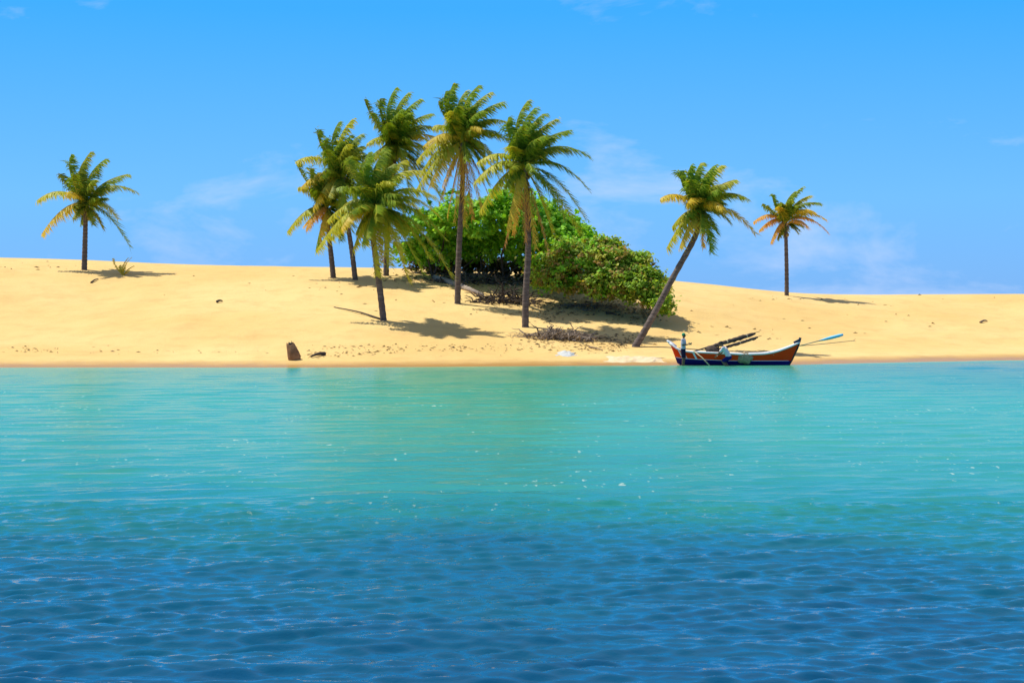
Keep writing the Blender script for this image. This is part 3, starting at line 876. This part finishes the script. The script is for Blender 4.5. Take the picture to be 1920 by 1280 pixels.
def zb(py, Y=YB): return HC - (py - HORIZON) / F * Y
US = 41
def boat_curve(u, tab): return float(np.interp(u, [a for a, b in tab], [b for a, b in tab]))
G_X = [(0, 1256), (.06, 1264), (.12, 1276), (.88, 1462), (.95, 1484), (1, 1499)]
K_X = [(0, 1270), (.06, 1275), (.12, 1284), (.88, 1448), (.95, 1466), (1, 1479)]
G_Z = [(0, zb(643)), (.04, zb(648)), (.09, zb(655)), (.18, zb(659.5)), (.35, zb(661)), (.6, zb(664)), (.76, zb(663)), (.86, zb(658.5)), (.94, zb(650)), (1, zb(642))]
BND = [(0, .42), (.2, .32), (.5, .24), (1, .22)]
KEEL = [(0, .10), (.12, -.08), (.5, -.16), (.9, -.14), (1, -.05)]
BEAM = [(0, .05), (.05, .22), (.15, .44), (.35, .58), (.6, .58), (.8, .44), (.92, .22), (1, .03)]
def bsm(u, tab):
    return sum(boat_curve(min(1, max(0, u + k)), tab) for k in (-.03, -.015, 0, .015, .03)) / 5 if 0 < u < 1 else boat_curve(u, tab)
def hull_pt(u, v, side, inset=0.0):
    """v 0 gunwale .. 1 paint boundary .. 2 keel"""
    gx_ = _w(bsm(u, G_X), YB); kx_ = _w(bsm(u, K_X), YB)
    gz = bsm(u, G_Z); bz = bsm(u, BND); kz = bsm(u, KEEL); bm = max(.004, bsm(u, BEAM) - inset)
    if v <= 1: z = gz + (bz - gz) * v
    else: z = bz + (kz - bz) * (v - 1)
    f = (gz - z) / (gz - kz)
    w = bm * (1 - .22 * f - .68 * f ** 3.2)
    return Vector((gx_ + (kx_ - gx_) * f, YB + side * w, z + (inset if v > 1 else 0)))
def hull_strip(v0, v1, nv, inset=0.0):
    mb = MB()
    for side in (-1, 1):
        vs = []; fs = []
        for i in range(US):
            for k in range(nv + 1):
                vs.append(hull_pt(i / (US - 1), v0 + (v1 - v0) * k / nv, side, inset))
        for i in range(US - 1):
            for k in range(nv):
                a = i * (nv + 1) + k
                q = (a, a + nv + 1, a + nv + 2, a + 1)
                fs.append(q if side < 0 else q[::-1])
        mb.add(vs, fs)
    return mb
bx0 = Vector((_w(1375, YB), YB, -.15))
boat = empty('fishing_boat', bx0, 'long orange and white wooden fishing boat with navy bottom at the water\'s edge', 'boat')
hull_side = hull_strip(0, 1, 5).build('hull_side', M_ORANGE, boat)
hull_strip(1, 2, 6).build('hull_bottom', M_NAVY, boat)
hull_strip(0, 1.75, 6, .03).build('inner_lining', M_WHITE, boat)
for side in (-1, 1):
    mb = MB()
    mb.tube([hull_pt(i / (US - 1), 0, side) + Vector((0, side * .012, .012)) for i in range(US)], .048, 8)
    mb.build('gunwale', M_WHITE, boat)
    mb = MB()
    mb.tube([hull_pt(.02 + .96 * i / (US - 1), 1, side) + Vector((0, side * .008, .0)) for i in range(US)], .014, 6)
    mb.build('rubbing_strake', M_WHITE, boat)
for u in (.14, .30, .48, .66, .82):
    a = hull_pt(u, .25, -1, .02); b = hull_pt(u, .25, 1, .02)
    mb = MB(); mb.box((a + b) / 2, (.20, (b - a).length, .035)); mb.build('thwart', M_WHITE if u < .5 else M_BAMBOO, boat, False)
# stern cap, stem post, painted flash
mb = MB()
p0 = hull_pt(0, 0, 0); mb.tube([hull_pt(.07, .05, 0) + Vector((0, 0, .03)), hull_pt(.03, 0, 0) + Vector((0, 0, .03)), p0 + Vector((-.05, 0, .06)), p0 + Vector((-.16, 0, .14))], [.13, .11, .08, .03], 8)
mb.build('stern_cap', M_WHITE, boat)
mb = MB()
p1 = hull_pt(1, 0, 0)
mb.tube([hull_pt(1, 1.9, 0), hull_pt(1, 1, 0) + Vector((.02, 0, 0)), hull_pt(1, .3, 0) + Vector((.02, 0, 0)), p1 + Vector((.03, 0, .12))], [.03, .045, .06, .05], 8)
mb.build('stem', M_DARKWOOD, boat)
mb = MB()
mb.box(p1 + Vector((-.12, 0, .06)), (.36, .16, .14), Matrix.Rotation(-.45, 3, 'Y')); mb.box(p1 + Vector((.02, 0, .16)), (.11, .13, .20), Matrix.Rotation(.25, 3, 'Y'))
mb.build('bow_post', M_STEM, boat, False)
mb = MB()
for side in (-1, 1):
    for (ua, ub) in ((.085, .135), (.20, .215)):
        vs = []
        for u in (ua, ub):
            for v in (.02, .35, .68, .98):
                vs.append(hull_pt(u + .02 * v, v, side) + Vector((0, side * .005, 0)))
        fs = [(k, k + 4, k + 5, k + 1) for k in range(3)]
        mb.add(vs, fs if side < 0 else [f[::-1] for f in fs])
mb.build('painted_flash', M_WHITE, hull_side)
# crutch that carries the spars
mb = MB()
cq = P(1347, 647, YB)
mb.tube([Vector((cq.x - .12, YB - .05, .12)), Vector((cq.x, YB - .02, cq.z - .12))], [.04, .035], 6)
mb.tube([Vector((cq.x + .16, YB + .1, .12)), Vector((cq.x, YB + .02, cq.z - .12))], [.04, .035], 6)
mb.tube([Vector((cq.x, YB - .14, cq.z + .02)), Vector((cq.x, YB, cq.z - .12)), Vector((cq.x, YB + .14, cq.z + .02))], [.03, .035, .03], 6)
mb.build('spar_crutch', M_DARKWOOD, boat)

def spar(label, pts, r, lumps, name='furled_sail'):
    rr = random.Random(len(pts) * 7 + int(r * 1000))
    e = empty(name, P(*pts[0]), label, 'sail')
    A = P(*pts[0]); Bq = P(*pts[-1])
    mb = MB(); mb.tube([A, A.lerp(Bq, .5) + Vector((0, 0, .02)), Bq], [.04, .035, .012], 7); mb.build('pole', M_DARKWOOD, e)
    n = 22
    mb = MB()
    path = []; rad = []
    for i in range(n + 1):
        t = lumps[0] + (lumps[1] - lumps[0]) * i / n
        path.append(A.lerp(Bq, t) + Vector((0, -.02, -.03 + rr.uniform(-.015, .015))))
        k = min(1, min(i, n - i) / 3.0)
        rad.append(.02 + r * (.35 + .65 * k) * rr.uniform(.72, 1.1))
    mb.tube(path, rad, 9); mb.build('rolled_cloth', M_SAIL, e)
    for t in (.35, .5, .65, .8):
        q = A.lerp(Bq, lumps[0] + (lumps[1] - lumps[0]) * t); d = (Bq - A).normalized()
        mb = MB(); mb.tube([q - d * .03 + Vector((0, -.02, -.03)), q + d * .03 + Vector((0, -.02, -.03))], r * 1.08, 9); mb.build('lashing', M_BAMBOO, e)
    return e
spar('thick dark furled sail on a spar slanting up out of the boat', [(1300, 659, YB - .12), (1425, 621, YB + .35)], .105, (.28, .93))
spar('thinner dark furled sail on the lower spar slanting out of the boat', [(1345, 655, YB + .15), (1428, 629, YB - .30)], .065, (.12, .92))
# heap of dark tarpaulin
def lump(name, label, cat, c, r, material, seed, parent=None, amp=.28):
    rng = np.random.RandomState(seed)
    mb = MB(); mb.ball(c, r, 22, 14)
    out = []
    for p in mb.v:
        d = (Vector(p) - Vector(c))
        k = 1 + amp * (float(vnoise(d.x * 7 + seed, d.z * 9 + d.y * 6)) - .5) + amp * .6 * (float(vnoise(d.x * 19 + seed, d.z * 21)) - .5)
        out.append(tuple(Vector(c) + d * k))
    mb.v = out
    o = mb.build(name, material, parent)
    if label: tag(recenter(o), label, cat)
    return o
lump('tarpaulin', 'dark crumpled tarpaulin heaped in the boat beside the bending person', 'tarpaulin', P(1335, 655, YB), (.34, .30, .20), M_SAIL, 4)
lump('fishing_net', 'tan fishing net bundle heaped in the boat, hanging over its side', 'fishing net', P(1397, 671, YB - .50), (.38, .17, .32), M_NET, 9, None, .35)
# oar and boat-hook over the bow
def along(pts, radii, sides=7):
    mb = MB(); mb.tube(pts, radii, sides); return mb
A = P(1484, 652, YB - .02); Bq = P(1581, 627, YB + .2)
e = empty('oar', A, 'pale blue oar sticking out over the bow of the boat', 'oar')
along([A, A.lerp(Bq, .6)], [.028, .03]).build('shaft', M_BAMBOO, e)
d = (Bq - A).normalized(); sd = d.cross(Vector((0, 1, 0))).normalized()
mb = MB(); vs = []; fs = []
st_ = [(.52, .03), (.62, .06), (.75, .085), (.92, .085), (1.0, .055)]
for t, w in st_:
    c = A.lerp(Bq, t)
    for a_, b_ in ((1, 0), (0, 1), (-1, 0), (0, -1)):
        vs.append(c + sd * w * a_ + Vector((0, 1, 0)) * .022 * b_)
for i in range(len(st_) - 1):
    for k in range(4): fs.append((i * 4 + k, i * 4 + (k + 1) % 4, i * 4 + 4 + (k + 1) % 4, i * 4 + 4 + k))
fs += [(3, 2, 1, 0), tuple(len(vs) - 4 + k for k in range(4))]
mb.add(vs, fs); mb.build('blade', M_BLUE, e)
A = P(1478, 650, YB + .1); Bq = P(1600, 638.5, YB + .5)
e = empty('boat_hook', A, 'thin grey forked pole sticking out over the bow beneath the blue oar', 'pole')
along([A, A.lerp(Bq, .5) + Vector((0, 0, -.02)), Bq], [.02, .018, .014]).build('shaft', M_TWIG, e)
mb = along([Bq, Bq + Vector((.12, 0, .09))], [.014, .006]); mb.tube([Bq, Bq + Vector((.14, 0, -.05))], [.014, .006], 6); mb.build('fork', M_TWIG, e)
# bamboo pole leaning on the hull
A = P(1300, 657, YB - .55); Bq = P(1333, 684, YB - 1.3)
tag(recenter(along([A, A.lerp(Bq, .5), Bq + Vector((0, 0, -.1))], [.026, .03, .03]).build('bamboo_pole', M_BAMBOO)), 'pale bamboo pole leaning against the boat between the two people', 'pole')

# pale netting and plastic on the beach
def sheet(name, label, cat, px0, px1, py0, py1, material, seed, h):
    mb = MB(); nx, ny = 34, 12
    vs = []; fs = []
    a = G(px0, py1); b = G(px1, py1); c = G((px0 + px1) / 2, py0)
    for j in range(ny + 1):
        for i in range(nx + 1):
            u = i / nx; v = j / ny
            x = a.x + (b.x - a.x) * u; y0 = a.y + (b.y - a.y) * u; y = y0 + (c.y - y0) * v
            x += .5 * (float(vnoise(v * 5 + seed, u * 3)) - .5); y += 1.0 * (float(vnoise(u * 6 + seed, v * 2 + 8)) - .5)
            edge = min(1, 6 * min(u, 1 - u, v, 1 - v))
            vs.append((x, y, tz(x, y) + .004 + edge * h * (.25 + 1.2 * float(vnoise(x * 4.5 + seed, y * 4.0)) ** 2)))
    for j in range(ny):
        for i in range(nx):
            k = j * (nx + 1) + i; fs.append((k, k + 1, k + nx + 2, k + nx + 1))
    mb.add(vs, fs)
    o = recenter(mb.build(name, material))
    return tag(o, label, cat)
sheet('plastic_sheet', 'crumpled pale plastic sheet on the beach below the brush pile', 'plastic sheet', 1048, 1082, 660, 667, simple('plastic', (.46, .48, .45), (.58, .60, .57), 5, .5, .5, .03), 3, .12)
sheet('spread_net', 'pale fishing net spread on the sand between leaning palm and boat', 'fishing net', 1140, 1252, 669, 680, M_PALE, 12, .10)

# ------------------------------------------------------------------ people
def blend(name, parts, balls, voxel, material, parent, M):
    """one continuous surface grown round a skeleton of tapered limbs"""
    mb = MB()
    for a, b, ra, rb in parts:
        a = Vector(a); b = Vector(b)
        n = max(2, int((b - a).length / (min(ra, rb) * .6)) + 1)
        for i in range(n + 1):
            t = i / n
            mb.ball(a.lerp(b, t), ra + (rb - ra) * t, 10, 7)
    for c, r in balls: mb.ball(c, r, 16, 10)
    mb.v = [tuple(M @ Vector(p)) for p in mb.v]
    o = mb.build(name, material, parent)
    md = o.modifiers.new('r', 'REMESH'); md.mode = 'VOXEL'; md.voxel_size = voxel; md.use_smooth_shade = True
    dg = bpy.context.evaluated_depsgraph_get()
    me = bpy.data.meshes.new_from_object(o.evaluated_get(dg))
    o.modifiers.clear()
    o.data = me; me.name = name
    bm = bmesh.new(); bm.from_mesh(me)
    for _ in range(2): bmesh.ops.smooth_vert(bm, verts=bm.verts, factor=.5, use_axis_x=True, use_axis_y=True, use_axis_z=True)
    bm.to_mesh(me); bm.free()
    me.polygons.foreach_set('use_smooth', [True] * len(me.polygons))
    if not me.materials: me.materials.append(material)
    return o

def hand(wrist, d, palmn, side):
    """palm, four curled fingers, thumb from the side of the palm"""
    w = Vector(wrist); d = Vector(d).normalized(); n = Vector(palmn).normalized(); s = d.cross(n).normalized() * side
    out = [(w, w + d * .05, .024, .026)]
    for k, L in zip((-1.5, -.5, .5, 1.5), (.062, .074, .070, .055)):
        b = w + d * .075 + s * k * .020
        m_ = b + d * L * .55 + n * .012; e_ = m_ + d * L * .15 + n * L * .55
        out += [(w + d * .03 + s * k * .014, b, .014, .0115), (b, m_, .0105, .0095), (m_, e_, .0095, .008)]
    tb = w + d * .025 - s * .03
    tm = tb + d * .032 - s * .022 + n * .012
    out += [(w + d * .01 - s * .012, tb, .016, .014), (tb, tm, .0125, .011), (tm, tm + d * .028 + n * .012, .011, .009)]
    return out

M_SKIN = simple('brown_skin', (.16, .075, .040), (.21, .105, .055), 8, .5, .05, .002, .35)
def cloth(name, c): return simple(name, tuple(q * .85 for q in c), tuple(min(1, q * 1.1) for q in c), 6, .9, .35, .01, .1)
M_SHIRT = cloth('lilac_white_shirt', (.60, .50, .52)); M_SHIRT2 = cloth('grey_white_shirt', (.70, .61, .58))
M_SHORT = cloth('dark_shorts', (.030, .018, .045)); M_SHORT2 = cloth('navy_shorts', (.010, .014, .12))
M_HAIR = simple('black_hair', (.010, .008, .007), (.03, .024, .02), 20, .6, .3, .01)
M_CAP = cloth('green_cap', (.03, .30, .15))

def person(label, root, rotz, J, colors, cap, size=1.0):
    M = Matrix.Translation(root) @ Matrix.Rotation(rotz, 4, 'Z') @ Matrix.Scale(size, 4)
    e = empty('person', root, label, 'person')
    V_ = lambda k: Vector(J[k])
    hips, waist, chest, neck, head = (V_(k) for k in ('hips', 'waist', 'chest', 'neck', 'head'))
    hd = (head - neck).normalized(); fw = Vector(J['look']).normalized(); lt = hd.cross(fw).normalized(); fw = lt.cross(hd).normalized()
    parts = []; balls = []
    for s in (-1, 1):
        o = lambda k: Vector((J[k][0], J[k][1] * s, J[k][2])) + Vector(J.get('shift_' + k + ('_r' if s < 0 else '_l'), (0, 0, 0)))
        hip, knee, ank, sho, elb, wri = (o(k) for k in ('hip', 'knee', 'ankle', 'shoulder', 'elbow', 'wrist'))
        parts += [(hip, knee, .088, .056), (knee, knee.lerp(ank, .3), .056, .058), (knee.lerp(ank, .3), ank, .058, .037), (ank, ank + Vector((-.05, 0, -.03)), .04, .035),
                  (ank + Vector((0, 0, -.045)), ank + Vector((.15, 0, -.06)), .036, .026), (sho, elb, .052, .040), (elb, elb.lerp(wri, .3), .040, .039), (elb.lerp(wri, .3), wri, .039, .026),
                  (chest + (sho - chest) * .4, sho, .08, .058)]
        parts += hand(wri, wri - elb, J['palm'], s)
        balls.append((head + lt * s * .076 - hd * .01, (.018, .022, .032)))                     # ears
        balls.append((head + fw * .088 + lt * s * .032 + hd * .012, .014))                      # brow and eye ridge
    sw = (Vector((0, 1, 0)))
    for k in (-1, 1):
        parts += [(hips + sw * .065 * k, waist + sw * .055 * k, .105, .10), (waist + sw * .055 * k, chest + sw * .07 * k, .10, .115)]
    parts += [(chest, neck, .09, .055), (neck, head, .052, .058)]
    balls += [(head + hd * .015, (.088, .082, .108)), (head + fw * .028 - hd * .055, (.058, .052, .055)),
              (head + fw * .098 - hd * .015, (.018, .015, .024)), (head + fw * .082 - hd * .056, (.016, .026, .010))]   # jaw, nose, lips
    body = blend('body', parts, balls, .0085, M_SKIN, e, M)
    # shirt
    ps = []
    for k in (-1, 1):
        ps += [(hips.lerp(waist, .25) + sw * .068 * k, waist + sw * .06 * k, .125, .118), (waist + sw * .06 * k, chest + sw * .072 * k, .118, .130)]
    ps += [(chest, chest.lerp(neck, .75), .10, .072)]
    for s in (-1, 1):
        sho = Vector((J['shoulder'][0], J['shoulder'][1] * s, J['shoulder'][2])); elb = Vector((J['elbow'][0], J['elbow'][1] * s, J['elbow'][2]))
        ps += [(chest + (sho - chest) * .35, sho, .098, .074), (sho, sho.lerp(elb, .72), .072, .066)]
    blend('shirt', ps, [], .016, colors[0], e, M)
    ps = []
    for k in (-1, 1):
        hip = Vector((J['hip'][0], J['hip'][1] * k, J['hip'][2])); knee = Vector((J['knee'][0], J['knee'][1] * k, J['knee'][2]))
        ps += [(hips + sw * .066 * k, hips.lerp(waist, .35) + sw * .062 * k, .122, .118), (hip, hip.lerp(knee, .80), .108, .092)]
    blend('shorts', ps, [], .016, colors[1], e, M)
    mb = MB()
    R3 = Matrix((fw, lt, hd)).transposed()
    mb.ball(head + hd * .04 - fw * .012, (.100, .092, .098), 16, 10, R3)
    mb.v = [tuple(M @ (p if Vector(p - head).dot(fw) < .05 or Vector(p - head).dot(hd) > .05 else p - fw * .03)) for p in (Vector(q) for q in mb.v)]
    if cap:
        cap_o = mb.build('cap', M_CAP, e)
        mb = MB(); mb.ball(head + hd * .055 + fw * .12, (.085, .075, .010), 14, 6, R3); mb.v = [tuple(M @ Vector(p)) for p in mb.v]; mb.build('brim', M_CAP, cap_o)
    else:
        mb.build('hair', M_HAIR, e)
    for s in (-1, 1):
        mb = MB(); mb.ball(head + fw * .086 + lt * s * .031 - hd * .004, .011, 8, 6); mb.v = [tuple(M @ Vector(p)) for p in mb.v]; mb.build('eye', M_HAIR, e)
    return e
YP = 87.75
r1 = Vector((_w(1281, YP), YP, tz(_w(1281, YP), YP) - .01))
person('person in green cap, pale shirt and dark shorts standing beside the boat, hands raised', r1, math.radians(-22),
       dict(hips=(0, 0, .96), waist=(0, 0, 1.10), chest=(.01, 0, 1.32), neck=(.015, 0, 1.51), head=(.03, 0, 1.645), look=(1, 0, -.22),
            hip=(0, .09, .90), knee=(.03, .105, .48), ankle=(-.01, .11, .09), shoulder=(0, .185, 1.43), elbow=(.05, .255, 1.16), wrist=(.29, .10, 1.20), palm=(0, -.3, 1)),
       (M_SHIRT, M_SHORT), True)
q = r1 + Matrix.Rotation(math.radians(-22), 3, 'Z') @ Vector((.375, 0, 1.225))
mb = MB()
for k in range(4):
    mb.tube([q + Vector((math.cos(a) * (.05 + .01 * k), math.sin(a) * .11, .02 * k + math.sin(a * 2 + k) * .03 - .03)) for a in np.linspace(0, 6.2, 14)], .013, 6)
tag(recenter(mb.build('rope_hank', M_NET)), 'small brown hank of rope held by the person in the green cap', 'rope')
YP2 = 87.35
r2 = Vector((_w(1367, YP2), YP2, -.22))
person('person in greyish white shirt and navy shorts crouching in shallow water, reaching to the boat', r2, math.radians(158),
       dict(hips=(0, 0, .62), waist=(.07, 0, .76), chest=(.20, 0, .96), neck=(.31, 0, 1.13), head=(.385, 0, 1.245), look=(1, 0, -.75),
            hip=(.02, .10, .60), knee=(.27, .17, .42), ankle=(.02, .15, .09), shoulder=(.245, .185, 1.06), elbow=(.40, .235, .84), wrist=(.58, .13, .70), palm=(.2, 0, -1)),
       (M_SHIRT2, M_SHORT2), False, 1.08)
